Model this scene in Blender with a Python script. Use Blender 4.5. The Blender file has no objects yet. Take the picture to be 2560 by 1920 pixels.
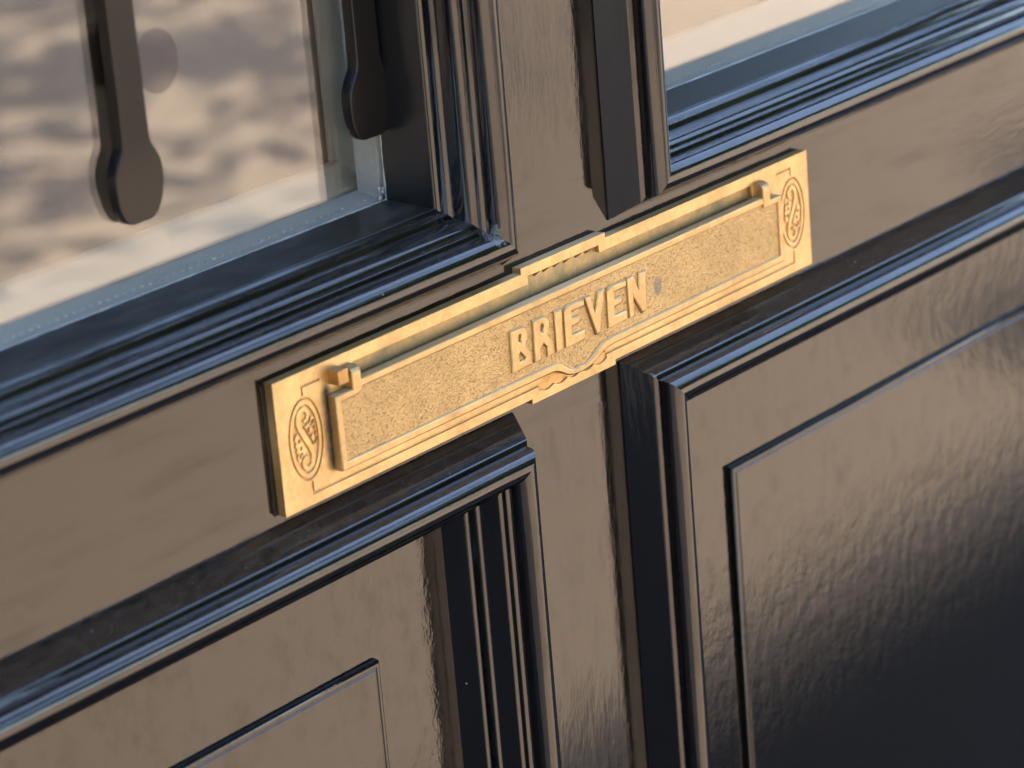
import bpy, bmesh, math, random
from mathutils import Matrix, Vector
random.seed(11)
S = bpy.context.scene
C = S.collection
PI = math.pi

# ------------------------------------------------------------------ camera
cam_d = bpy.data.cameras.new('camera')
cam = bpy.data.objects.new('camera', cam_d)
C.objects.link(cam)
RIGHT = Vector((0.6346984, -0.76852746, -0.08076814))
DOWN = Vector((-0.30033674, -0.14902526, -0.94211959))
FWD = Vector((0.71200828, 0.62221943, -0.32540313))
cam.matrix_world = Matrix(((RIGHT.x, -DOWN.x, -FWD.x, -0.89432),
                           (RIGHT.y, -DOWN.y, -FWD.y, -0.75741),
                           (RIGHT.z, -DOWN.z, -FWD.z, 1.37571),
                           (0, 0, 0, 1)))
cam_d.sensor_width = 36.0
cam_d.lens = 110.88
cam_d.clip_start = 0.02
cam_d.clip_end = 500
cam_d.dof.use_dof = True
cam_d.dof.focus_distance = 1.215
cam_d.dof.aperture_fstop = 11.5
S.camera = cam

# ------------------------------------------------------------------ sky, sun, exposure
SUN_EL = math.radians(68.0)
SUN_AZ = math.radians(-18.0)      # measured from +Y (behind the house) towards +X
sun_dir = Vector((math.sin(SUN_AZ) * math.cos(SUN_EL), math.cos(SUN_AZ) * math.cos(SUN_EL), math.sin(SUN_EL)))
world = bpy.data.worlds.new('World')
S.world = world
world.use_nodes = True
wn = world.node_tree
for n in list(wn.nodes):
    wn.nodes.remove(n)
sky = wn.nodes.new('ShaderNodeTexSky')
sky.sky_type = 'NISHITA'
sky.sun_disc = False
sky.sun_elevation = SUN_EL
sky.sun_rotation = SUN_AZ
sky.dust_density = 2.0
sky.ozone_density = 0.6
bg = wn.nodes.new('ShaderNodeBackground')
bg.inputs['Strength'].default_value = 0.15
wo = wn.nodes.new('ShaderNodeOutputWorld')
wn.links.new(sky.outputs[0], bg.inputs[0])
wn.links.new(bg.outputs[0], wo.inputs[0])
sun_d = bpy.data.lights.new('sun', 'SUN')
sun_d.energy = 2.0
sun_d.angle = math.radians(0.53)
sun_d.color = (1.0, 0.93, 0.84)
sun = bpy.data.objects.new('sun', sun_d)
C.objects.link(sun)
sun.rotation_euler = (-sun_dir).to_track_quat('-Z', 'Y').to_euler()
sun.location = sun_dir * 20
vs = S.view_settings
vs.view_transform = 'Standard'
vs.look = 'None'
vs.exposure = 3.2
vs.gamma = 1.0
vs.use_curve_mapping = False

# ------------------------------------------------------------------ materials
def new_mat(name):
    m = bpy.data.materials.new(name)
    m.use_nodes = True
    t = m.node_tree
    b = t.nodes['Principled BSDF']
    return m, t, b

def N(t, kind, **kw):
    n = t.nodes.new(kind)
    for k, v in kw.items():
        if k in n.inputs:
            n.inputs[k].default_value = v
        else:
            setattr(n, k, v)
    return n

def coords(t, scale=(1, 1, 1), rot=(0, 0, 0)):
    tc = N(t, 'ShaderNodeTexCoord')
    mp = N(t, 'ShaderNodeMapping')
    mp.inputs['Scale'].default_value = scale
    mp.inputs['Rotation'].default_value = rot
    t.links.new(tc.outputs['Object'], mp.inputs['Vector'])
    return mp.outputs['Vector']

def noise(t, vec, scale, detail=2.0, rough=0.5, dist=0.0):
    n = N(t, 'ShaderNodeTexNoise', Scale=scale, Detail=detail, Roughness=rough, Distortion=dist)
    t.links.new(vec, n.inputs['Vector'])
    return n.outputs['Fac']

def ramp(t, fac, stops):
    r = N(t, 'ShaderNodeValToRGB')
    el = r.color_ramp.elements
    while len(el) < len(stops):
        el.new(0.5)
    for e, (p, c) in zip(el, stops):
        e.position = p
        e.color = c if len(c) == 4 else (*c, 1)
    t.links.new(fac, r.inputs['Fac'])
    return r.outputs['Color']

def math_n(t, op, a, b=None, clamp=False):
    n = N(t, 'ShaderNodeMath', operation=op, use_clamp=clamp)
    for i, v in enumerate((a, b)):
        if v is None:
            continue
        if isinstance(v, (int, float)):
            n.inputs[i].default_value = v
        else:
            t.links.new(v, n.inputs[i])
    return n.outputs[0]

def mix(t, fac, a, b):
    n = N(t, 'ShaderNodeMix', data_type='RGBA')
    if isinstance(fac, (int, float)):
        n.inputs[0].default_value = fac
    else:
        t.links.new(fac, n.inputs[0])
    for sock, v in ((n.inputs[6], a), (n.inputs[7], b)):
        if isinstance(v, tuple):
            sock.default_value = (*v, 1) if len(v) == 3 else v
        else:
            t.links.new(v, sock)
    return n.outputs[2]

def mixf(t, fac, a, b):
    n = N(t, 'ShaderNodeMix', data_type='FLOAT')
    t.links.new(fac, n.inputs[0])
    for sock, v in ((n.inputs[2], a), (n.inputs[3], b)):
        if isinstance(v, (int, float)):
            sock.default_value = v
        else:
            t.links.new(v, sock)
    return n.outputs[0]

def bump(t, b, layers):
    prev = None
    for h, dist in layers:
        n = N(t, 'ShaderNodeBump', Strength=1.0, Distance=dist)
        t.links.new(h, n.inputs['Height'])
        if prev is not None:
            t.links.new(prev, n.inputs['Normal'])
        prev = n.outputs['Normal']
    t.links.new(prev, b.inputs['Normal'])

def paint(name, grain, fine, broad, dust=1.0, chips=(), gloss=0.045, ior=1.52):
    """black gloss door paint; grain = stretch of the brush marks"""
    m, t, b = new_mat(name)
    g = coords(t, grain)
    p = coords(t)
    n_f = noise(t, g, 620, 3.0, 0.6)
    n_b = noise(t, g, 150, 2.0, 0.5)
    n_pit = noise(t, p, 900, 1.0)
    bump(t, b, [(n_b, broad), (n_f, fine), (n_pit, 0.0000015)])
    # dust settled on ledges, specks of grit
    geo = N(t, 'ShaderNodeNewGeometry')
    sep = N(t, 'ShaderNodeSeparateXYZ')
    t.links.new(geo.outputs['Normal'], sep.inputs[0])
    up = math_n(t, 'MULTIPLY', math_n(t, 'SUBTRACT', sep.outputs['Z'], 0.35, True), 1.6, True)
    dn = noise(t, p, 1500, 2.0, 0.7)
    dn2 = noise(t, coords(t, (0.45, 1, 1)), 420, 5.0, 0.7)
    film = math_n(t, 'MULTIPLY', up, math_n(t, 'MULTIPLY', math_n(t, 'SUBTRACT', dn2, 0.3, True), 0.2 * dust))
    speck = math_n(t, 'MULTIPLY', up, math_n(t, 'MULTIPLY', math_n(t, 'SUBTRACT', dn, 0.66, True), 5.0 * dust, True))
    vor = N(t, 'ShaderNodeTexVoronoi', Scale=95.0)
    t.links.new(p, vor.inputs['Vector'])
    dot = math_n(t, 'LESS_THAN', vor.outputs['Distance'], 0.035)
    pick = N(t, 'ShaderNodeSeparateColor')
    t.links.new(vor.outputs['Color'], pick.inputs[0])
    dot = math_n(t, 'MULTIPLY', dot, math_n(t, 'GREATER_THAN', pick.outputs[0], 0.9))
    gl = math_n(t, 'ADD', math_n(t, 'MULTIPLY', noise(t, g, 120, 5.0, 0.7), 0.7), math_n(t, 'MULTIPLY', noise(t, p, 22, 4.0, 0.65), 0.3))
    grime = math_n(t, 'MULTIPLY', math_n(t, 'SUBTRACT', gl, 0.5, True), 5.0, True)
    t.links.new(mixf(t, grime, 0.52, 0.36), b.inputs['Specular IOR Level'])
    total = math_n(t, 'ADD', math_n(t, 'ADD', film, speck, True), math_n(t, 'MULTIPLY', dot, 0.5 * dust), True)
    col = mix(t, total, (0.0022, 0.0022, 0.0024), (0.17, 0.155, 0.14))
    rough = mixf(t, total, mixf(t, grime, gloss, gloss + 0.06), 0.5)
    for (cx, cy, cz, r) in chips:      # flaked spots
        v = N(t, 'ShaderNodeVectorMath', operation='DISTANCE')
        t.links.new(p, v.inputs[0])
        v.inputs[1].default_value = (cx, cy, cz)
        d = math_n(t, 'ADD', v.outputs['Value'], math_n(t, 'MULTIPLY', math_n(t, 'SUBTRACT', noise(t, p, 420, 4.0, 0.7), 0.5), r * 1.6))
        msk = math_n(t, 'MULTIPLY', math_n(t, 'SUBTRACT', r, d), 1.0 / (r * 0.35), True)
        msk = math_n(t, 'MULTIPLY', msk, math_n(t, 'MULTIPLY', math_n(t, 'SUBTRACT', noise(t, p, 1100, 3.0, 0.7), 0.36, True), 4.0, True))
        col = mix(t, msk, col, (0.09, 0.095, 0.1))
        rough = mixf(t, msk, rough, 0.6)
    t.links.new(col, b.inputs['Base Color'])
    t.links.new(rough, b.inputs['Roughness'])
    b.inputs['IOR'].default_value = ior
    return m

M = {}
M['paint_h'] = paint('gloss_black_paint_rail', (0.12, 1, 1), 0.00004, 0.00005, 0.6)
M['paint_v'] = paint('gloss_black_paint_upright', (1, 1, 0.25), 0.00005, 0.00007, 0.6)
M['paint_panel'] = paint('gloss_black_paint_panel', (1, 1, 0.65), 0.00005, 0.0001, 0.6)
M['mould_h'] = paint('gloss_black_paint_moulding_level', (0.15, 1, 1), 0.00002, 0.000035, 1.7, gloss=0.05, ior=1.62,
                     chips=((-0.0500, -0.017, 1.0475, 0.0052), (0.0445, -0.0125, 0.9620, 0.0022)))
M['mould_v'] = paint('gloss_black_paint_moulding_upright', (1, 1, 0.22), 0.000025, 0.00007, 1.7, gloss=0.06,
                     chips=((-0.0495, -0.017, 1.049, 0.003),))

m, t, b = new_mat('satin_black_paint')
p = coords(t)
dn = noise(t, p, 900, 4.0, 0.75)
dn2 = noise(t, coords(t, (0.4, 1, 1)), 120, 3.0, 0.6)
dm = math_n(t, 'MULTIPLY', math_n(t, 'SUBTRACT', math_n(t, 'ADD', math_n(t, 'MULTIPLY', dn, .6), math_n(t, 'MULTIPLY', dn2, .5)), 0.48, True), 0.9, True)
geo = N(t, 'ShaderNodeNewGeometry')
sep = N(t, 'ShaderNodeSeparateXYZ')
t.links.new(geo.outputs['Normal'], sep.inputs[0])
dm = math_n(t, 'MULTIPLY', dm, math_n(t, 'ADD', 0.08, math_n(t, 'MAXIMUM', sep.outputs['Z'], 0.0)), True)
t.links.new(mix(t, dm, (0.003, 0.0032, 0.0034), (0.13, 0.125, 0.115)), b.inputs['Base Color'])
t.links.new(mixf(t, dm, 0.3, 0.7), b.inputs['Roughness'])
bump(t, b, [(dn2, 0.00004)])
M['satin'] = m

def brass_mat(name, base, tarnish, amount, rough, grain=0.0, grain_scale=900, spot=None, grime=False, metal=1.0):
    m, t, b = new_mat(name)
    p = coords(t)
    n1 = noise(t, p, 60, 4.0, 0.65)
    n2 = noise(t, p, 420, 3.0, 0.6)
    f = math_n(t, 'MULTIPLY', math_n(t, 'SUBTRACT', math_n(t, 'ADD', math_n(t, 'MULTIPLY', n1, 0.65), math_n(t, 'MULTIPLY', n2, 0.35)), 0.42, True), amount, True)
    col = mix(t, f, base, tarnish)
    r = mixf(t, f, rough, rough + 0.22)
    if spot:
        v = N(t, 'ShaderNodeVectorMath', operation='DISTANCE')
        mp = N(t, 'ShaderNodeMapping')
        mp.inputs['Scale'].default_value = (1, 0.2, 0.62)
        t.links.new(p, mp.inputs['Vector'])
        t.links.new(mp.outputs[0], v.inputs[0])
        v.inputs[1].default_value = (spot[0], spot[1] * 0.2, spot[2] * 0.62)
        d = math_n(t, 'ADD', v.outputs['Value'], math_n(t, 'MULTIPLY', n2, 0.0012))
        k = math_n(t, 'MULTIPLY', math_n(t, 'SUBTRACT', 0.0034, d), 1500.0, True)
        col = mix(t, k, col, (0.27, 0.23, 0.185))
        r = mixf(t, k, r, 0.55)
    if grime:   # verdigris dirt caught beside the flap's left end
        sx = N(t, 'ShaderNodeSeparateXYZ')
        t.links.new(p, sx.inputs[0])
        g1 = math_n(t, 'SUBTRACT', 1.0, math_n(t, 'MULTIPLY', math_n(t, 'ABSOLUTE', math_n(t, 'ADD', sx.outputs['X'], 0.1385)), 300.0), True)
        zz = math_n(t, 'SUBTRACT', 1.0, math_n(t, 'MULTIPLY', math_n(t, 'ABSOLUTE', math_n(t, 'SUBTRACT', sx.outputs['Z'], 1.0)), 55.0), True)
        g = math_n(t, 'MULTIPLY', math_n(t, 'MULTIPLY', g1, math_n(t, 'MULTIPLY', zz, 4.0, True)), math_n(t, 'ADD', n2, 0.55), True)
        col = mix(t, g, col, (0.07, 0.06, 0.045))
        r = mixf(t, g, r, 0.8)
    # pale oxide and dust on the upward ledges
    geo = N(t, 'ShaderNodeNewGeometry')
    sp_ = N(t, 'ShaderNodeSeparateXYZ')
    t.links.new(geo.outputs['True Normal'], sp_.inputs[0])
    ox = math_n(t, 'MULTIPLY', math_n(t, 'SUBTRACT', sp_.outputs['Z'], 0.75), 5.0, True)
    ox = math_n(t, 'MULTIPLY', ox, math_n(t, 'ADD', 0.45, math_n(t, 'MULTIPLY', n1, 0.6)), True)
    col = mix(t, ox, col, (0.50, 0.40, 0.24))
    r = mixf(t, ox, r, 0.6)
    t.links.new(col, b.inputs['Base Color'])
    t.links.new(r, b.inputs['Roughness'])
    t.links.new(mixf(t, ox, metal, 0.1), b.inputs['Metallic'])
    lay = [(noise(t, p, 160, 2.0), 0.00002), (n2, 0.00001)]
    if grain:
        gn = noise(t, p, grain_scale, 2.0, 0.6, 0.6)
        lay.append((gn, grain))
        pit = math_n(t, 'MULTIPLY', math_n(t, 'SUBTRACT', 0.5, gn, True), 4.5, True)
        t.links.new(mix(t, pit, col, (0.22, 0.135, 0.055)), b.inputs['Base Color'])
    bump(t, b, lay)
    return m

M['brass'] = brass_mat('brass_worn', (0.54, 0.385, 0.195), (0.36, 0.24, 0.11), 2.6, 0.38, grime=True)
M['brass_flap'] = brass_mat('brass_polished', (0.49, 0.35, 0.175), (0.34, 0.23, 0.11), 2.4, 0.37)
M['brass_field'] = brass_mat('brass_stippled', (0.49, 0.35, 0.175), (0.33, 0.225, 0.105), 2.0, 0.42,
                             grain=0.00045, grain_scale=1150, spot=(0.0525, -0.0118, 0.9975))
M['brass_tarnish'] = brass_mat('brass_tarnished', (0.40, 0.28, 0.13), (0.17, 0.165, 0.105), 3.0, 0.45, metal=0.7)
M['brass_side'] = brass_mat('brass_dull_brown', (0.62, 0.41, 0.185), (0.44, 0.27, 0.115), 2.4, 0.58)
M['brass_pin'] = brass_mat('brass_brown', (0.42, 0.25, 0.10), (0.26, 0.15, 0.07), 2.0, 0.42)

m, t, b = new_mat('clear_glass')
b.inputs['Base Color'].default_value = (0.985, 1.0, 0.992, 1)
b.inputs['Roughness'].default_value = 0.0
b.inputs['IOR'].default_value = 1.52
b.inputs['Transmission Weight'].default_value = 1.0
M['glass'] = m
M['inner_glass'] = m.copy()
M['inner_glass'].name = 'coated_inner_glass'
M['inner_glass'].node_tree.nodes['Principled BSDF'].inputs['IOR'].default_value = 1.16
b.inputs['IOR'].default_value = 1.74

m, t, b = new_mat('wrought_iron_black')
p = coords(t, (1, 1, 0.4))
bump(t, b, [(noise(t, p, 90, 3.0), 0.00012), (noise(t, p, 700, 2.0), 0.00001)])
b.inputs['Base Color'].default_value = (0.006, 0.0055, 0.0055, 1)
b.inputs['Roughness'].default_value = 0.2
b.inputs['IOR'].default_value = 1.3
M['iron'] = m

def plain(name, col, rough, metal=0.0, nscale=0, namp=0.15):
    m, t, b = new_mat(name)
    b.inputs['Roughness'].default_value = rough
    b.inputs['Metallic'].default_value = metal
    if nscale:
        n = noise(t, coords(t), nscale, 4.0, 0.6)
        c2 = tuple(c * (1 - namp * 2) for c in col)
        t.links.new(mix(t, n, tuple(min(1, c * (1 + namp)) for c in col), c2), b.inputs['Base Color'])
    else:
        b.inputs['Base Color'].default_value = (*col, 1)
    return m

M['edge_shade'] = plain('black_edge_shade', (0.004, 0.004, 0.004), 0.3, nscale=300)  # black for the shadow band beside the plate
M['spacer'] = plain('anodised_spacer', (0.78, 0.80, 0.77), 0.5, 0.0, 200, 0.04)
M['spacer_dot'] = plain('spacer_perforation', (0.8, 0.82, 0.8), 0.4)
M['sealant'] = plain('clear_silicone', (0.22, 0.23, 0.22), 0.2, nscale=500)
M['white_bead'] = plain('cream_paint_inside', (0.76, 0.77, 0.69), 0.4, nscale=40, namp=0.05)
M['disc'] = plain('mauve_film', (0.10, 0.075, 0.078), 0.6)
M['disc'].node_tree.nodes['Principled BSDF'].inputs['Specular IOR Level'].default_value = 0.1
M['hall'] = plain('hall_paint', (0.10, 0.105, 0.10), 0.7, nscale=3)
M['wall'] = plain('brown_brick', (0.22, 0.13, 0.09), 0.85, nscale=14)
M['stone'] = plain('grey_stone', (0.30, 0.28, 0.25), 0.8, nscale=20)
M['shade_stone'] = plain('shade_dark_stone', (0.038, 0.029, 0.021), 0.75, nscale=25, namp=0.2)  # near-black so the shaded ground by the door reflects darker
M['bark'] = plain('bark', (0.11, 0.085, 0.06), 0.9, nscale=18, namp=0.3)

m, t, b = new_mat('sandy_paving')
p = coords(t)
n1 = noise(t, p, 0.9, 4.0, 0.6)
n2 = noise(t, p, 14.0, 3.0, 0.6)
br = N(t, 'ShaderNodeTexBrick', Scale=5.0)
br.inputs['Color1'].default_value = (0.47, 0.35, 0.235, 1)
br.inputs['Color2'].default_value = (0.43, 0.315, 0.208, 1)
br.inputs['Mortar'].default_value = (0.30, 0.24, 0.19, 1)
br.inputs['Mortar Size'].default_value = 0.012
t.links.new(p, br.inputs['Vector'])
c = mix(t, math_n(t, 'MULTIPLY', n1, 0.35), br.outputs['Color'], (0.40, 0.315, 0.215))
c = mix(t, math_n(t, 'MULTIPLY', n2, 0.25), c, (0.37, 0.275, 0.19))
t.links.new(c, b.inputs['Base Color'])
b.inputs['Roughness'].default_value = 0.85
M['paving'] = m

m, t, b = new_mat('leaf_green')
oi = N(t, 'ShaderNodeNewGeometry')
cr = ramp(t, oi.outputs['Random Per Island'], [(0.0, (0.03, 0.06, 0.018)), (0.6, (0.055, 0.1, 0.03)), (1.0, (0.09, 0.13, 0.045))])
t.links.new(cr, b.inputs['Base Color'])
b.inputs['Roughness'].default_value = 0.5
M['leaf'] = m

# ------------------------------------------------------------------ helpers
def thing(name, label, cat, loc=(0, 0, 0), group=None):
    o = bpy.data.objects.new(name, None)
    o.empty_display_size = 0.05
    C.objects.link(o)
    o.location = loc
    o['label'] = label
    o['category'] = cat
    if group:
        o['group'] = group
    return o

def link(name, me, mat, parent=None, kind=None, label=None, cat=None, smooth=None):
    o = bpy.data.objects.new(name, me)
    C.objects.link(o)
    if mat:
        me.materials.append(M[mat] if isinstance(mat, str) else mat)
    if parent:
        o.parent = parent
        o.matrix_parent_inverse = Matrix.Translation(-total_loc(parent))
    if kind:
        o['kind'] = kind
    if label:
        o['label'] = label
    if cat:
        o['category'] = cat
    if smooth is not None:
        for pl in me.polygons:
            pl.use_smooth = True
        me.set_sharp_from_angle(angle=math.radians(smooth))
        for pl in me.polygons:               # flat caps stay flat
            if max(abs(c) for c in pl.normal) > 0.99999:
                pl.use_smooth = False
    return o

def total_loc(o):
    v = Vector(o.location)
    return v

def from_bm(bm, name='mesh'):
    bmesh.ops.recalc_face_normals(bm, faces=bm.faces)
    me = bpy.data.meshes.new(name)
    bm.to_mesh(me)
    bm.free()
    return me

def box_bm(bm, x0, x1, y0, y1, z0, z1, bev=0.0, seg=2):
    vs_ = [bm.verts.new((x, y, z)) for x in (x0, x1) for y in (y0, y1) for z in (z0, z1)]
    idx = [(0, 1, 3, 2), (4, 6, 7, 5), (0, 4, 5, 1), (2, 3, 7, 6), (0, 2, 6, 4), (1, 5, 7, 3)]
    fs = [bm.faces.new([vs_[i] for i in f]) for f in idx]
    if bev:
        es = set(e for f in fs for e in f.edges)
        bmesh.ops.bevel(bm, geom=list(es), offset=bev, segments=seg, affect='EDGES', profile=0.5)

def box(name, dims, mat, parent=None, bev=0.0, seg=2, **kw):
    bm = bmesh.new()
    box_bm(bm, *dims, bev=bev, seg=seg)
    return link(name, from_bm(bm, name), mat, parent, smooth=35 if bev else None, **kw)

MM = 0.001
def solid(loops, y_front, thick, bev=0.0, inset=0.0, ox=0.0, oz=1.0, res=2):
    """mesh of a flat plate cut from closed loops of (x, z) millimetres; front face looks along -Y"""
    cu = bpy.data.curves.new('cut', 'CURVE')
    cu.dimensions = '2D'
    cu.fill_mode = 'BOTH'
    cu.extrude = (thick / 2 - bev) * MM
    cu.bevel_depth = bev * MM
    cu.bevel_resolution = res
    cu.offset = -(bev + inset) * MM
    for lp in loops:
        sp = cu.splines.new('POLY')
        sp.points.add(len(lp) - 1)
        for q, (x, z) in zip(sp.points, lp):
            q.co = (x * MM, z * MM, 0, 1)
        sp.use_cyclic_u = True
    ob = bpy.data.objects.new('cut', cu)
    C.objects.link(ob)
    dg = bpy.context.evaluated_depsgraph_get()
    dg.update()
    me = bpy.data.meshes.new_from_object(ob.evaluated_get(dg))
    bpy.data.objects.remove(ob)
    bpy.data.curves.remove(cu)
    me.transform(Matrix(((1, 0, 0, ox), (0, 0, -1, (y_front + thick / 2) * MM), (0, 1, 0, oz), (0, 0, 0, 1))))
    return me

def merge(meshes):
    bm = bmesh.new()
    for me in meshes:
        bm.from_mesh(me)
        bpy.data.meshes.remove(me)
    me = bpy.data.meshes.new('merged')
    bm.to_mesh(me)
    bm.free()
    return me

def ellipse(cx, cz, rx, rz, n=40, rot=0.0, ph=0.0):
    out = []
    for i in range(n):
        a = 2 * PI * i / n + ph
        x, z = rx * math.cos(a), rz * math.sin(a)
        out.append((cx + x * math.cos(rot) - z * math.sin(rot), cz + x * math.sin(rot) + z * math.cos(rot)))
    return out

def stroke(pts, w):
    """closed outline of a polyline of width w (w may be a list of half-widths*2 per point)"""
    n = len(pts)
    ws = w if isinstance(w, (list, tuple)) else [w] * n
    L, R = [], []
    for i, (x, z) in enumerate(pts):
        dirs = []
        if i > 0:
            dx, dz = x - pts[i - 1][0], z - pts[i - 1][1]
            l = math.hypot(dx, dz); dirs.append((dx / l, dz / l))
        if i < n - 1:
            dx, dz = pts[i + 1][0] - x, pts[i + 1][1] - z
            l = math.hypot(dx, dz); dirs.append((dx / l, dz / l))
        nx = -sum(d[1] for d in dirs) / len(dirs)
        nz = sum(d[0] for d in dirs) / len(dirs)
        l2 = nx * nx + nz * nz
        nx, nz = nx / l2, nz / l2
        h = ws[i] / 2
        L.append((x + nx * h, z + nz * h))
        R.append((x - nx * h, z - nz * h))
    return L + R[::-1]

def spline(pts, k=6):
    """Catmull-Rom through open points"""
    out = []
    P = [pts[0]] + list(pts) + [pts[-1]]
    for i in range(1, len(P) - 2):
        for j in range(k):
            s = j / k
            out.append(tuple(0.5 * ((2 * P[i][a]) + (-P[i - 1][a] + P[i + 1][a]) * s + (2 * P[i - 1][a] - 5 * P[i][a] + 4 * P[i + 1][a] - P[i + 2][a]) * s * s
                       + (-P[i - 1][a] + 3 * P[i][a] - 3 * P[i + 1][a] + P[i + 2][a]) * s ** 3) for a in range(len(pts[0]))))
    out.append(tuple(pts[-1]))
    return out

def arc(cu, cy, r, a0, a1, n):
    return [(cu + r * math.cos(math.radians(a0 + (a1 - a0) * i / n)), cy + r * math.sin(math.radians(a0 + (a1 - a0) * i / n))) for i in range(n + 1)]

def soften(pts, rad):
    """round every inner corner of an open polyline"""
    out = [pts[0]]
    for i in range(1, len(pts) - 1):
        a, q, c_ = Vector(pts[i - 1]), Vector(pts[i]), Vector(pts[i + 1])
        la, lc = (a - q).length, (c_ - q).length
        r = min(rad, la * 0.4, lc * 0.4)
        p0, p1 = q + (a - q).normalized() * r, q + (c_ - q).normalized() * r
        for s in (0, 0.33, 0.67, 1):
            out.append(tuple((p0 * (1 - s) ** 2 + q * 2 * s * (1 - s) + p1 * s * s)))
    out.append(pts[-1])
    # hold the flats flat: extra points just inside both ends of every long straight run
    res = [out[0]]
    for a, c_ in zip(out, out[1:]):
        a_, b_ = Vector(a), Vector(c_)
        l = (b_ - a_).length
        if l > 0.9:
            res.append(tuple(a_.lerp(b_, 0.12 / l)))
            res.append(tuple(b_.lerp(a_, 0.12 / l)))
        res.append(c_)
    return res

def moulding(frame, profile, side, name, mat, parent):
    """one mitred length of moulding round frame=(x0,x1,z0,z1); profile in mm (u inwards, y)"""
    x0, x1, z0, z1 = frame
    bm = bmesh.new()
    nseg = 24
    rows = []
    for (u, y) in profile:
        u, y = u * MM, y * MM
        if side == 'bottom':
            a, b_ = (x0 + u, y, z0 + u), (x1 - u, y, z0 + u)
        elif side == 'top':
            a, b_ = (x0 + u, y, z1 - u), (x1 - u, y, z1 - u)
        elif side == 'left':
            a, b_ = (x0 + u, y, z0 + u), (x0 + u, y, z1 - u)
        else:
            a, b_ = (x1 - u, y, z0 + u), (x1 - u, y, z1 - u)
        a, b_ = Vector(a), Vector(b_)
        rows.append([bm.verts.new(a.lerp(b_, i / nseg)) for i in range(nseg + 1)])
    for r0, r1 in zip(rows, rows[1:]):
        for i in range(nseg):
            bm.faces.new((r0[i], r0[i + 1], r1[i + 1], r1[i]))
    bmesh.ops.recalc_face_normals(bm, faces=bm.faces)
    # outward = towards the street
    f = max(bm.faces, key=lambda f: -f.calc_center_median().y)
    if f.normal.y > 0:
        bmesh.ops.reverse_faces(bm, faces=bm.faces)
    me = bpy.data.meshes.new(name)
    bm.to_mesh(me)
    bm.free()
    return link(name, me, mat, parent, smooth=28)

# ------------------------------------------------------------------ setting: paving, hall, house front, trees
def sheet(name, x0, x1, y0, y1, z, mat):
    me = bpy.data.meshes.new(name)
    me.from_pydata([(x0, y0, z), (x1, y0, z), (x1, y1, z), (x0, y1, z)], [], [(0, 1, 2, 3)])
    return link(name, me, mat, kind='structure')
sheet('pavement', -60, 60, -60, 0.30, 0.0, 'paving')

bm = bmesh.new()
box_bm(bm, -9, 9, -0.98, 0.09, -0.05, 0.03, bev=.008)  # added dark strip, deepens the house shadow in the door's reflections
link('added_dark_slab', from_bm(bm), 'shade_stone', kind='structure', smooth=40)
WALL_H = 2.97
wall = thing('house_front', 'low brown brick house front with a stone lintel framing the black door', 'house', (0, 0.1, 0))
DX0, DX1, DZ1 = -0.56, 0.57, 2.10
box('brick_wall', (-9, DX0 - 0.07, 0.0, 0.26, 0.03, WALL_H), 'wall', wall)
box('brick_wall', (DX1 + 0.07, 9, 0.0, 0.26, 0.03, WALL_H), 'wall', wall)
box('brick_wall', (DX0 - 0.07, DX1 + 0.07, 0.0, 0.26, DZ1 + 0.24, WALL_H), 'wall', wall)
box('added_shadow_wall', (-9, -1.15, 0.001, 0.259, WALL_H, 6.2), 'wall', wall)  # added unseen wall, raised to shade the ground on the left
box('added_shadow_wall', (2.05, 9, 0.001, 0.259, WALL_H, 3.95), 'wall', wall)  # added unseen steps, sized to lengthen the shadow on the right
box('added_shadow_wall', (2.62, 9, 0.002, 0.258, 3.95, 4.92), 'wall', wall)
box('lintel', (DX0 - 0.07, DX1 + 0.07, -0.015, 0.2, DZ1 + 0.07, DZ1 + 0.24), 'stone', wall, bev=0.006)
box('door_jamb', (DX0 - 0.07, DX0 - 0.003, -0.01, 0.16, 0.03, DZ1 + 0.07), 'paint_v', wall, bev=0.003)
box('door_jamb', (DX1 + 0.003, DX1 + 0.07, -0.01, 0.16, 0.03, DZ1 + 0.07), 'paint_v', wall, bev=0.003)
box('door_head', (DX0 - 0.003, DX1 + 0.003, -0.01, 0.16, DZ1 + 0.003, DZ1 + 0.07), 'paint_h', wall, bev=0.003)
# hall behind the glass
bm = bmesh.new()
v = [bm.verts.new(q) for q in ((-1.2, .26, 0), (1.2, .26, 0), (1.2, 2.8, 0), (-1.2, 2.8, 0), (-1.2, .26, 2.6), (1.2, .26, 2.6), (1.2, 2.8, 2.6), (-1.2, 2.8, 2.6))]
for f in ((0, 1, 2, 3), (7, 6, 5, 4), (1, 5, 6, 2), (2, 6, 7, 3), (3, 7, 4, 0)):
    bm.faces.new([v[i] for i in f])
me = bpy.data.meshes.new('hall'); bm.to_mesh(me); bm.free()
link('hall_wall', me, 'hall', kind='structure')

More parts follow.
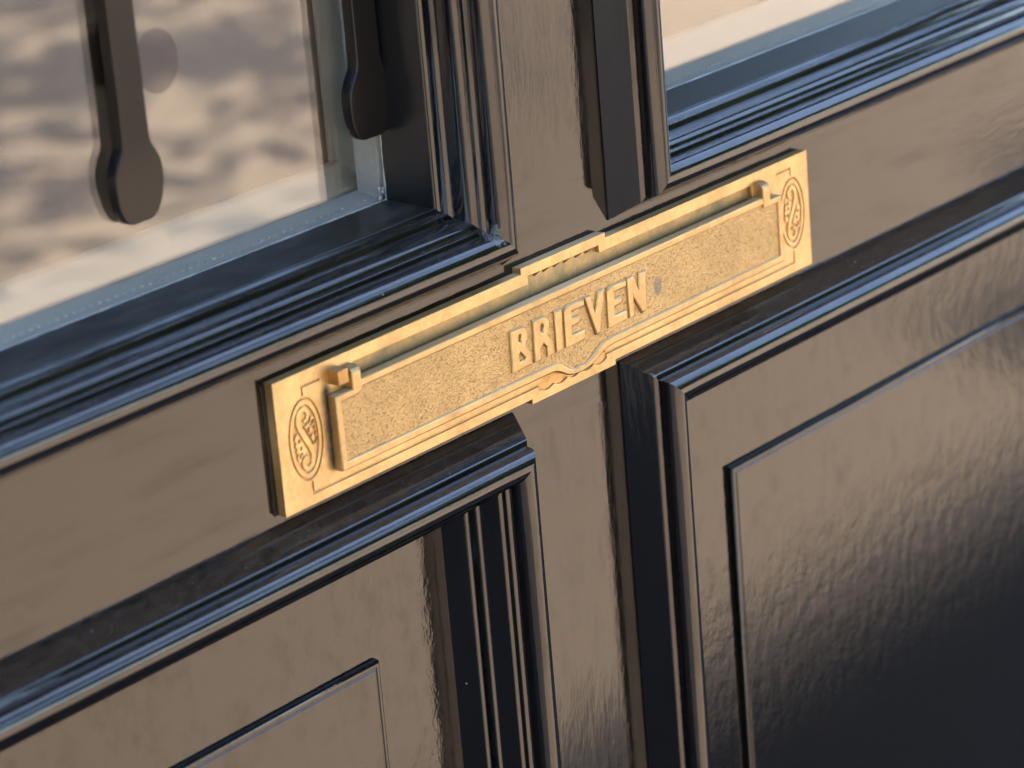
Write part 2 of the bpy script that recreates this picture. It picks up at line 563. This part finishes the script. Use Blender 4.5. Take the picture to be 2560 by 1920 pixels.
def tree(name, label, loc, h, crown_c, crown_r, n, leaf, seed):
    rnd = random.Random(seed)
    root = thing(name, label, 'tree', loc, 'street trees facing the door')
    L = Vector(loc)
    bm = bmesh.new()
    def limb(a, b_, r0, r1, k=7):
        d = (b_ - a).normalized()
        s = d.orthogonal().normalized(); q = d.cross(s)
        rings = []
        for j in range(4):
            c0 = a.lerp(b_, j / 3) + (s * rnd.uniform(-.03, .03) if 0 < j < 3 else Vector())
            r = r0 + (r1 - r0) * j / 3
            rings.append([bm.verts.new(c0 + (s * math.cos(2 * PI * i / k) + q * math.sin(2 * PI * i / k)) * r) for i in range(k)])
        for A, B in zip(rings, rings[1:]):
            for i in range(k):
                bm.faces.new((A[i], A[(i + 1) % k], B[(i + 1) % k], B[i]))
    cc = Vector(crown_c)
    fork = Vector((L.x, L.y, h * 0.42))
    limb(L, fork, 0.11, 0.075)
    tips = []
    for i in range(9):
        d = Vector((rnd.uniform(-1, 1), rnd.uniform(-1, 1), rnd.uniform(-.5, .9))).normalized()
        tip = cc + Vector((d.x * crown_r[0], d.y * crown_r[1], d.z * crown_r[2])) * 0.75
        limb(fork, tip, 0.045, 0.01, 5)
        tips.append(tip)
    link('trunk', from_bm(bm), 'bark', root, smooth=60)
    vs_, fs = [], []
    clumps = []
    for i in range(46):
        d = Vector((rnd.gauss(0, 1), rnd.gauss(0, 1), rnd.gauss(0, 1))).normalized() * rnd.uniform(.35, 1) 
        clumps.append((cc + Vector((d.x * crown_r[0], d.y * crown_r[1], d.z * crown_r[2])), rnd.uniform(.16, .34) * min(crown_r)))
    for i in range(n):
        c0, r = rnd.choice(clumps)
        p_ = c0 + Vector((rnd.gauss(0, 1), rnd.gauss(0, 1), rnd.gauss(0, .7))) * r * 0.7
        nrm = Vector((rnd.gauss(0, 1), rnd.gauss(0, 1), rnd.gauss(.6, 1))).normalized()
        s = nrm.orthogonal().normalized(); q = nrm.cross(s)
        a = rnd.uniform(0, 6.28)
        s, q = s * math.cos(a) + q * math.sin(a), q * math.cos(a) - s * math.sin(a)
        l = leaf * rnd.uniform(.7, 1.3)
        k = len(vs_)
        vs_ += [p_ - s * l, p_ + q * l * .5, p_ + s * l, p_ - q * l * .5]
        fs.append((k, k + 1, k + 2, k + 3))
    me = bpy.data.meshes.new('crown'); me.from_pydata([tuple(q) for q in vs_], [], fs)
    link('crown', me, 'leaf', root)
tree('street_tree', 'slim leafy street tree standing on the paving just across from the door', (0.2, -4.4, 0), 6.0, (1.7, -2.35, 4.4), (1.7, 1.35, 0.9), 3400, 0.075, 3)
FAR = [('broad dark leafy tree at the far side of the paving', (-3.5, -9.5), (3.4, 2.4, 3.4), 5.0),
       ('tall green tree beside the broad one at the far side of the paving', (3.2, -10.2), (3.8, 2.4, 3.9), 5.6),
       ('rounded green tree farthest along the paving to the right', (10.2, -9.6), (3.8, 2.4, 3.5), 5.0),
       ('leafy tree farthest along the paving to the left', (-10.5, -9.8), (3.8, 2.4, 3.6), 5.1)]
for i, (lab, (tx, ty), cr_, cz_) in enumerate(FAR):
    tree('street_tree', lab, (tx, ty, 0), 8.0, (tx, ty, cz_), cr_, 8000, 0.30, 5 + i)

# ------------------------------------------------------------------ the door
door = thing('front_door', 'glossy black panelled front door with two windows and moulded panels', 'door', (0, 0.02, 0))
MX0, MX1 = -0.029, 0.0378            # mullion faces between the mouldings
RZ0, RZ1 = 0.9685, 1.0275            # lock rail face between the mouldings
WX0, WX1 = -0.46, 0.47             # outer edges of the framed openings
WZT, PZB = 1.93, 0.24
T = 0.044
box('lock_rail', (DX0 + .112, DX1 - .112, 0, T, 0.955, RZ1 + .029), 'paint_h', door, bev=0.0)
box('mullion', (MX0 - .028, MX1 + .028, 0, T, RZ1 + .029, WZT + .02), 'paint_v', door, bev=0.0)
box('mullion', (MX0 - .013, MX1 + .013, 0, T, PZB - .02, 0.955), 'paint_v', door, bev=0.0)
box('stile', (DX0, DX0 + .112, 0, T, 0.035, DZ1), 'paint_v', door, bev=0.0)
box('stile', (DX1 - .112, DX1, 0, T, 0.035, DZ1), 'paint_v', door, bev=0.0)
box('top_rail', (DX0 + .112, DX1 - .112, 0, T, WZT + .02, DZ1), 'paint_h', door, bev=0.0)
box('bottom_rail', (DX0 + .112, DX1 - .112, 0, T, 0.035, PZB - .02), 'paint_h', door, bev=0.0)

bead = arc(14.6, -15.4, 5.6, 160, 360, 22)
bead = [(14.6 + 5.7 * math.cos(math.radians(a)), -15.2 - 5.6 * math.sin(math.radians(a))) for a in [178 - 190 * i / 24 for i in range(25)]]
outer = soften([(0, 1.5), (0.0, -0.4), (6.9, -12.4), (8.9, -13.2)], 0.45)
lip = soften([(20.5, -13.4), (22.3, -12.8), (22.7, -11.6)], 0.3)
ovolo = spline([(22.9, -11.3), (24.9, -10.2), (26.2, -7.4), (26.7, -3.2)], 6) + [(26.9, -2.7), (28.6, -2.1)]
tail_win = soften([(29.5, -1.0), (29.7, 1.0), (31.0, 1.8), (32.4, 25.0)], 0.4)
tail_pan = soften([(22.9, -11.2), (24.4, -10.7), (27.6, -3.4), (29.0, -3.0), (29.4, -2.4), (30.2, 0.4), (31.6, 0.7), (32.0, 1.2), (36.6, 9.9)], 0.35)
prof_win = outer + bead + lip + ovolo + [(28.9, -1.6), (29.5, 0.9), (30.6, 1.5)]
prof_reb = soften([(30.2, 2.6), (30.7, 1.75), (31.2, 2.2), (32.4, 25.0)], 0.3)
prof_pan = outer + bead + lip + tail_pan

FR = {'WL': (WX0, MX0, RZ1, WZT), 'WR': (MX1, WX1, RZ1, WZT), 'PL': (WX0, MX0, PZB, RZ0), 'PR': (MX1, WX1, PZB, RZ0)}
for key, fr in FR.items():
    win = key[0] == 'W'
    for side in ('bottom', 'top', 'left', 'right'):
        moulding(fr, prof_win if win else prof_pan, side, 'window_moulding' if win else 'panel_moulding',
                 'mould_h' if side in ('bottom', 'top') else 'mould_v', door)
for key in ('WL', 'WR'):
    for side in ('bottom', 'top', 'left', 'right'):
        moulding(FR[key], prof_reb, side, 'glazing_rebate', 'satin', door)
for key in ('PL', 'PR'):
    x0, x1, z0, z1 = FR[key]
    pnl = box('panel', (x0 + .01, x1 - .01, .0094, .03, z0 + .01, z1 - .01), 'paint_panel', door)
    # raised field, its edge a small rounded step
    fx0, fx1 = (x0 + .080, x1 - .080)
    fz0, fz1 = z0 + .075, z1 - .0745
    prof = [(0, .0100), (0.1, .0082), (.3, .0072), (.7, .0067), (1.3, .0065), (2.2, .0065), (2.6, .0069), (3.0, .0069), (3.5, .0065), (4.0, .0065)]
    bm = bmesh.new()
    rings = []
    for u, y in prof:
        u *= MM
        rings.append([bm.verts.new(q) for q in ((fx0 + u, y, fz0 + u), (fx1 - u, y, fz0 + u), (fx1 - u, y, fz1 - u), (fx0 + u, y, fz1 - u))])
    for A, B in zip(rings, rings[1:]):
        for i in range(4):
            bm.faces.new((A[i], A[(i + 1) % 4], B[(i + 1) % 4], B[i]))
    bm.faces.new(rings[-1])
    link('raised_field', from_bm(bm), 'paint_panel', pnl, smooth=40)

# glazing: outer pane, spacer, inner pane, inside bead
GY = 0.0252
for key in ('WL', 'WR'):
    x0, x1, z0, z1 = FR[key]
    a = (x0 + .024, x1 - .024, z0 + .024, z1 - .024)
    pane = box('pane', (a[0], a[1], GY, GY + .004, a[2], a[3]), 'glass', door)
    sb = 0.0330
    sp = (x0 + sb, x1 - sb, z0 + sb, z1 - sb)
    bm = bmesh.new()
    ya, yb, zz_ = GY + .0042, GY + .0158, sp[2]
    q_ = [(x_, y_, z_) for x_ in (a[0] + .001, a[1] - .001) for y_, z_ in ((ya, a[2] + .001), (yb, a[2] + .001), (yb, zz_ + .0016), (ya, zz_ - .0010))]
    v_ = [bm.verts.new(k_) for k_ in q_]
    for f_ in ((0, 1, 2, 3), (7, 6, 5, 4), (0, 4, 5, 1), (1, 5, 6, 2), (2, 6, 7, 3), (3, 7, 4, 0)):
        bm.faces.new([v_[k_] for k_ in f_])
    box_bm(bm, a[0] + .001, a[1] - .001, GY + .0042, GY + .0158, sp[3], a[3] - .001)
    box_bm(bm, a[0] + .001, sp[0], GY + .0042, GY + .0158, sp[2], sp[3])
    box_bm(bm, sp[1], a[1] - .001, GY + .0042, GY + .0158, sp[2], sp[3])
    spc = link('spacer_bar', from_bm(bm), 'spacer', pane)
    bm = bmesh.new()
    for k in range(int((sp[1] - sp[0]) / .004)):
        x = sp[0] + .003 + k * .004
        box_bm(bm, x, x + .0011, GY + .0075, GY + .0085, sp[2] - .0006, sp[2] + .0003)
    for k in range(int(.25 / .005)):
        z = sp[2] + .003 + k * .005
        box_bm(bm, sp[1] - .00012, sp[1] + .0002, GY + .0065, GY + .0075, z, z + .0013)
        box_bm(bm, sp[1] - .00012, sp[1] + .0002, GY + .0125, GY + .0135, z + .002, z + .0033)
    link('perforation', from_bm(bm), 'spacer_dot', pane, kind='stuff')
    box('inner_pane', (a[0], a[1], GY + .016, GY + .020, a[2], a[3]), 'inner_glass', pane)
    bm = bmesh.new()
    pr_ = soften([(GY + .0205, z0 + .012), (GY + .0205, z0 + .0340), (GY + .0215, z0 + .0350), (GY + .031, z0 + .0420), (GY + .036, z0 + .0425), (GY + .036, z0 + .012)], .0012)
    A_ = [bm.verts.new((x0 + .012, y_, z_)) for y_, z_ in pr_]
    B_ = [bm.verts.new((x1 - .012, y_, z_)) for y_, z_ in pr_]
    for i in range(len(pr_) - 1):
        bm.faces.new((A_[i], A_[i + 1], B_[i + 1], B_[i]))
    box_bm(bm, x0 + .012, x1 - .012, GY + .0205, GY + .040, z1 - .033, z1 - .012, bev=.003)
    box_bm(bm, x0 + .012, x0 + .033, GY + .0205, GY + .040, z0 + .036, z1 - .034, bev=.003)
    box_bm(bm, x1 - .025, x1 - .012, GY + .0205, GY + .040, z0 + .036, z1 - .034, bev=.003)
    link('inside_bead', from_bm(bm), 'white_bead', pane, smooth=40)
    # line of sealant along the sight edge, lumpy at the corner
    rnd = random.Random(4)
    bm = bmesh.new()
    def bead_run(p0, p1, r, n, wob):
        p0, p1 = Vector(p0), Vector(p1)
        d = (p1 - p0).normalized()
        s = Vector((0, -1, 0)); q = d.cross(s)
        prev = None
        for i in range(n + 1):
            rr = r * (1 + rnd.uniform(-wob, wob))
            cpt = p0.lerp(p1, i / n)
            ring = [bm.verts.new(cpt + (s * math.cos(2 * PI * k / 8) + q * math.sin(2 * PI * k / 8)) * rr) for k in range(8)]
            if prev:
                for k in range(8):
                    bm.faces.new((prev[k], prev[(k + 1) % 8], ring[(k + 1) % 8], ring[k]))
            prev = ring
    zl = z0 + .0322
    bead_run((x0 + .031, GY - .0001, zl), (x1 - .031, GY - .0001, zl), .0006, 90, .35)
    bead_run((x1 - .0322, GY - .0001, z0 + .032), (x1 - .0322, GY - .0001, z0 + .26), .0005, 70, .35)
    link('sealant_line', from_bm(bm), 'sealant', pane, smooth=70)
    if key == 'WL':
        bm = bmesh.new()
        for k in range(9):
            mtx = Matrix.Translation((x1 - .0335 - rnd.uniform(0, .0022), GY - .0002, z0 + .033 + rnd.uniform(0, .0045))) @ Matrix.Diagonal((1, .5, 1, 1))
            bmesh.ops.create_icosphere(bm, subdivisions=2, radius=rnd.uniform(.0006, .0012), matrix=mtx)
        link('sealant_lump', from_bm(bm), 'sealant', pane, smooth=80)
        me = solid([ellipse(0, 0, 10.2, 11.2, 48)], (GY + .0034) * 1000, 1.0, 0.05, ox=-.1672, oz=1.1376)
        link('film_disc', me, 'disc', pane, label='round dark mauve disc behind the outer glass')

# ------------------------------------------------------------------ wrought bars in front of the left window
def grille_bar(label, cx, tilt, loc_z=1.0865):
    prof = [(-6.2, 0), (-6.2, -0.1)]
    top = 815
    right = [(6.3, 46), (6.3, 40), (6.4, 34), (6.7, 28), (8.7, 24.3), (10.7, 20), (11.2, 15), (10.8, 10), (9.5, 5.2), (7.0, 1.4), (4.0, .2)]
    r2 = [(6.3, top), (6.3, 120)] + spline(right, 5)
    loop = r2 + [(-x, z) for x, z in reversed(r2)]
    me = solid([loop], 19.6, 5.3, 0.5, ox=cx + .0012, oz=loc_z - .0005)
    # the paddle's face is hammered slightly back towards its tip
    for v_ in me.vertices:
        z = (v_.co.z - loc_z) * 1000
        if z < 30:
            k = (30 - z) / 30
            if v_.co.y < 0.0218:
                v_.co.y += 0.0016 * k * k
            v_.co.y += tilt * (v_.co.x - cx) * min(1, k * 1.6)
    o = link('grille_bar', me, 'iron', None, smooth=35)
    o['label'] = label
    o['category'] = 'grille bar'
    o['group'] = 'iron bars over the left window'
    return o
grille_bar('black iron bar with paddle end hanging clear in the middle of the left window', -.1889, 0.0)
grille_bar('black iron bar with slightly twisted paddle end close to the left window upright', -.0703, -0.04)

# ------------------------------------------------------------------ the letter plate
plate = thing('letter_plate', 'brass letter plate with hinged flap reading BRIEVEN on the black door', 'letter plate', (0, 0, 0.974))
OUT = [(-165, -25.8), (-26, -25.9), (-26, -28.0), (26.5, -28.0), (26.5, -25.9), (165, -25.4), (165, 25.2),
       (25.7, 25.2), (25.7, 27.3), (-26.7, 27.3), (-26.7, 25.0), (-165, 24.6)]
SLOT = [(-123.5, 8), (124.5, 8), (124.5, 20.2), (21.4, 20.2), (21.2, 23.2), (-22.9, 23.2), (-23.1, 20.0), (-123.5, 20.0)]
rag = [(-164.9, 24.4)] + [(-166.6 - random.uniform(0, .7), 24.4 - k * 1.25) for k in range(41)] + [(-164.9, -25.6)]  # dark strip put in for the shadow and mirror image beside the brass
link('shade_edge', solid([rag], -4.75, 1.4, 0.1), 'edge_shade', plate, label='black strip for the shadow along the left edge of the brass')
base_low = solid([OUT], -6.1, 4.4, 0.0, 0.08)
base_mid = solid([OUT, SLOT], -7.8, 1.9, 0.0, 0.04)

def ornament(cx, cz, mir):
    """oval cartouche: loops to cut (holes) and islands, even-odd"""
    loops = []
    loops.append(ellipse(cx, cz, 8.9, 15.7, 56))           # groove ring outside
    loops.append(ellipse(cx, cz, 8.0, 14.8, 56))
    loops.append(ellipse(cx, cz, 6.6, 12.9, 56))           # sunk oval
    f = lambda pts: [(cx + mir * x, cz + z) for x, z in pts]
    # S scroll
    mid = spline([(-0.3, 6.6), (1.6, 7.2), (2.2, 9.4), (0.2, 11.2), (-2.3, 10.0), (-3.0, 6.4), (-1.6, 2.8), (0.0, 0.0),
                  (1.6, -2.8), (3.0, -6.4), (2.3, -10.0), (-0.2, -11.2), (-2.2, -9.4), (-1.6, -7.2), (0.3, -6.6)], 5)
    n = len(mid)
    ws = [0.9 + 1.3 * math.sin(PI * i / (n - 1)) ** 0.7 for i in range(n)]
    loops.append(f(stroke(mid, ws)))
    # leaf masses either side, lobed outer edge, with little pips
    for sgn in (1, -1):
        leafm = [(-4.9, 2.7), (-3.6, 3.2), (-3.3, 2.0), (-2.2, -0.2), (-0.9, -2.6), (0.2, -4.6), (-0.9, -4.9), (-1.7, -5.6), (-3.0, -5.2), (-3.2, -6.6),
                 (-4.4, -5.9), (-4.3, -4.4), (-5.4, -3.7), (-4.9, -2.3), (-5.7, -1.3), (-5.0, -0.1), (-5.7, 1.2)]
        leafm = spline(leafm + [leafm[0]], 3)[:-1]
        loops.append(f([(sgn * x, sgn * z) for x, z in leafm]))
        loops.append(f([(sgn * x, sgn * z) for x, z in ellipse(-3.6, 0.2, .62, .8, 12)]))
        loops.append(f([(sgn * x, sgn * z) for x, z in ellipse(-2.9, -2.6, .62, .8, 12)]))
        lobe = spline([(3.0, 4.3), (4.3, 4.6), (5.0, 5.8), (4.4, 7.2), (3.4, 7.0), (3.7, 6.0), (2.9, 5.6), (2.2, 4.9), (3.0, 4.3)], 3)[:-1]
        loops.append(f([(sgn * x, sgn * z) for x, z in lobe]))
    return loops

skin = [OUT, SLOT]
skin += ornament(-151, -0.6, 1) + ornament(152.6, 0.6, -1)
G = 0.85
skin.append(stroke([(-141.0, 19.1), (-150.6, 19.1), (-150.6, 15.7)], G))
skin.append(stroke([(142.5, 20.4), (152.4, 20.4), (152.4, 17.1)], G))
# lower border line running into the scalloped hollow under the flap
scal = []
for i in range(5):
    xa, xb = -20.6 + i * 8.3, -20.6 + (i + 1) * 8.3
    for j in range(7):
        s = j / 6
        scal.append((xa + (xb - xa) * s + (0.12 if j == 0 and i else 0), -23.6 - 1.2 * math.sin(PI * s)))
groove = [(-150.4, -17.1), (-150.4, -22.0), (-21.4, -22.0)] + [(-21.4, -23.6)] + scal + [(21.3, -23.6), (21.3, -22.0), (152.6, -21.6), (152.6, -15.9),
          (151.8, -15.9), (151.8, -20.8), (20.4, -21.1), (20.4, -16.0), (-20.4, -16.0), (-20.4, -21.1), (-149.6, -21.1), (-149.6, -17.1)]
skin.append(groove)
base_skin = solid(skin, -8.5, 0.95, 0.16, 0.0, res=1)
base = link('base_plate', merge([base_low, base_mid]), 'brass_side', plate)
link('engraved_face', base_skin, 'brass', base, smooth=30)
link('slot_recess', solid([[(-123.2, 9), (124.2, 9), (124.2, 19.9), (21.0, 19.9), (20.9, 22.9), (-22.6, 22.9), (-22.8, 19.8), (-123.2, 19.8)]], -6.25, 0.6, 0.0), 'brass_tarnish', base,
     label='dull green tarnished strip behind the top of the flap')
# pressed wedges along the raised tab of the slot
for cx in (-16.2, -10.4, -4.0, 2.4, 9.6, 15.9):
    bm = bmesh.new()
    q = [(cx - 1.5, -6.2, 23.0), (cx + 1.6, -6.2, 23.0), (cx + 1.4, -8.1, 23.0), (cx - 0.6, -7.9, 23.0), (cx - 0.9, -6.2, 21.2), (cx + .1, -6.2, 21.0)]
    vv = [bm.verts.new((x * MM, y * MM, 1 + z * MM)) for x, y, z in q]
    for f in ((0, 1, 2, 3), (0, 3, 4), (3, 2, 5, 4), (2, 1, 5), (0, 4, 5, 1)):
        bm.faces.new([vv[i] for i in f])
    link('wedge', from_bm(bm), 'brass_flap', base)

FLAP = [(-138.3, -16.8), (-22, -17.0)] + spline([(-18, -17.0), (-14.6, -17.6), (-11.4, -19.2), (-8.2, -20.9), (-4.2, -21.9), (0.6, -22.1), (5.4, -21.6), (9.4, -20.4), (13, -18.8), (16.6, -17.5), (21, -17.1)], 4) \
    + [(25, -17.0), (139.6, -16.4), (139.6, 12.6), (131.2, 12.6), (131.2, 14.9), (-128.8, 14.5), (-128.8, 11.9), (-138.3, 11.9)]
FIELD = [(-135.2, -13.7), (-20, -13.8)] + spline([(-16, -13.9), (-12.4, -15.0), (-9.4, -17.0), (-6.4, -18.8), (-3.4, -19.6), (-0.8, -19.0), (1.6, -19.7), (4.6, -19.2), (8, -17.7), (11.3, -15.8), (14.6, -14.4), (19, -13.8)], 4) \
    + [(23, -13.8), (137.0, -13.3), (137.0, 10.0), (127.0, 10.0), (127.0, 11.9), (-123.6, 11.4), (-125.6, 9.3), (-135.0, 9.0)]
flap_low = solid([FLAP], -11.75, 3.0, 0.0, 0.05)
rim = solid([FLAP, FIELD], -12.8, 1.6, 0.62, 0.0, res=2)
# closed body of the flap: a brass back with the raised rim in front
flap = link('flap', merge([flap_low, rim]), 'brass_flap', plate, smooth=35)
fld = solid([FIELD], -11.85, 0.6, 0.0, -0.1)
link('field', fld, 'brass_field', flap, label='stippled sunk field of the flap')

def E_(o):
    return [[(-7.7 + o, 4.9), (-7.0 + o, 6.0), (-5.6 + o, 6.7), (4.5 + o, 6.6), (4.4 + o, 3.9), (-3.5 + o, 3.9), (-3.7 + o, 0.9), (0.8 + o, 0.8), (1.0 + o, -1.4), (0.2 + o, -2.0),
             (-4.0 + o, -2.1), (-4.2 + o, -6.0), (3.5 + o, -6.0), (3.7 + o, -8.9), (3.0 + o, -9.6), (-8.0 + o, -9.6)]]
LET = {
    'B': [[(-40.4, 6.5), (-33.4, 6.4), (-31.2, 5.2), (-30.8, 3.6), (-31.2, 0.9), (-32.4, -0.8), (-29.6, -4.4), (-29.5, -9.7), (-40.8, -9.6)],
          ellipse(-35.4, 2.4, 1.15, 1.6, 14), [(-36.6, -3.6), (-35.7, -2.8), (-32.7, -6.0), (-32.9, -6.8), (-36.6, -6.8)]],
    'R': [[(-26.6, 6.6), (-20.4, 6.7), (-17.6, 5.0), (-17.3, 2.4), (-18.9, -0.6), (-15.9, -5.2), (-15.8, -9.0), (-16.4, -9.6), (-19.4, -9.6), (-19.4, -5.9), (-21.8, -3.6), (-23.6, -5.4), (-23.7, -9.2), (-24.2, -9.7), (-27.2, -9.6)],
          ellipse(-21.9, 2.4, 1.2, 1.75, 14)],
    'I': [[(-13.6, 6.6), (-9.9, 6.5), (-10.3, -8.9), (-10.9, -9.6), (-13.8, -9.6)]],
    'E': E_(0),
    'V': [[(5.2, 6.7), (8.1, 6.6), (10.9, -1.6), (13.8, 6.7), (17.1, 6.7), (13.3, -9.3), (12.4, -10.0), (10.8, -10.0)]],
    'E2': E_(27.0),
    'N': [[(32.5, 6.8), (36.0, 6.7), (39.6, -1.0), (40.2, 6.9), (43.6, 6.7), (43.6, -8.3), (42.7, -9.5), (40.4, -9.7), (35.4, -1.0), (35.4, -9.0), (34.8, -9.7), (32.8, -9.6)]],
}
for k, loops in LET.items():
    link('letter', solid(loops, -13.0, 2.6, 0.85, -0.3, res=2), 'brass_flap', flap, label='raised letter ' + k[0], smooth=30)

# hinge lugs: rounded barrels rising from the flap's top corners
for xa, xb, zt in ((-129.2, -124.2, 20.2), (126.0, 131.2, 20.9)):
    pr = [(-9.2, 10.6), (-12.95, 10.6), (-12.95, zt - 3.4)] + [(-9.8 + 3.15 * math.cos(math.radians(a)), zt - 3.15 + 3.15 * math.sin(math.radians(a))) for a in range(180, -1, -18)] + [(-6.65, 12), (-9.2, 12)]
    bm = bmesh.new()
    A = [bm.verts.new((xa * MM, y * MM, 1 + z * MM)) for y, z in pr]
    B = [bm.verts.new((xb * MM, y * MM, 1 + z * MM)) for y, z in pr]
    for i in range(len(pr)):
        j = (i + 1) % len(pr)
        bm.faces.new((A[i], A[j], B[j], B[i]))
    bm.faces.new(A); bm.faces.new(B[::-1])
    bmesh.ops.recalc_face_normals(bm, faces=bm.faces)
    bmesh.ops.bevel(bm, geom=[e for e in bm.edges if e.calc_face_angle(0) > 0.9], offset=.0003, segments=2, affect='EDGES')
    link('hinge_lug', from_bm(bm), 'brass_flap', flap, smooth=40)
bm = bmesh.new()
box_bm(bm, -136.8 * MM, -131.4 * MM, -13.8 * MM, -7.9 * MM, 1 + 15.6 * MM, 1 + 21.2 * MM, bev=.00045, seg=2)
link('hinge_pin', from_bm(bm), 'brass_pin', plate, smooth=40, label='square brown brass hinge pin at the left end')

# the plate sits tight on the rail
plate.location = plate.location + Vector((0.00481, 0.0042, -0.0022))
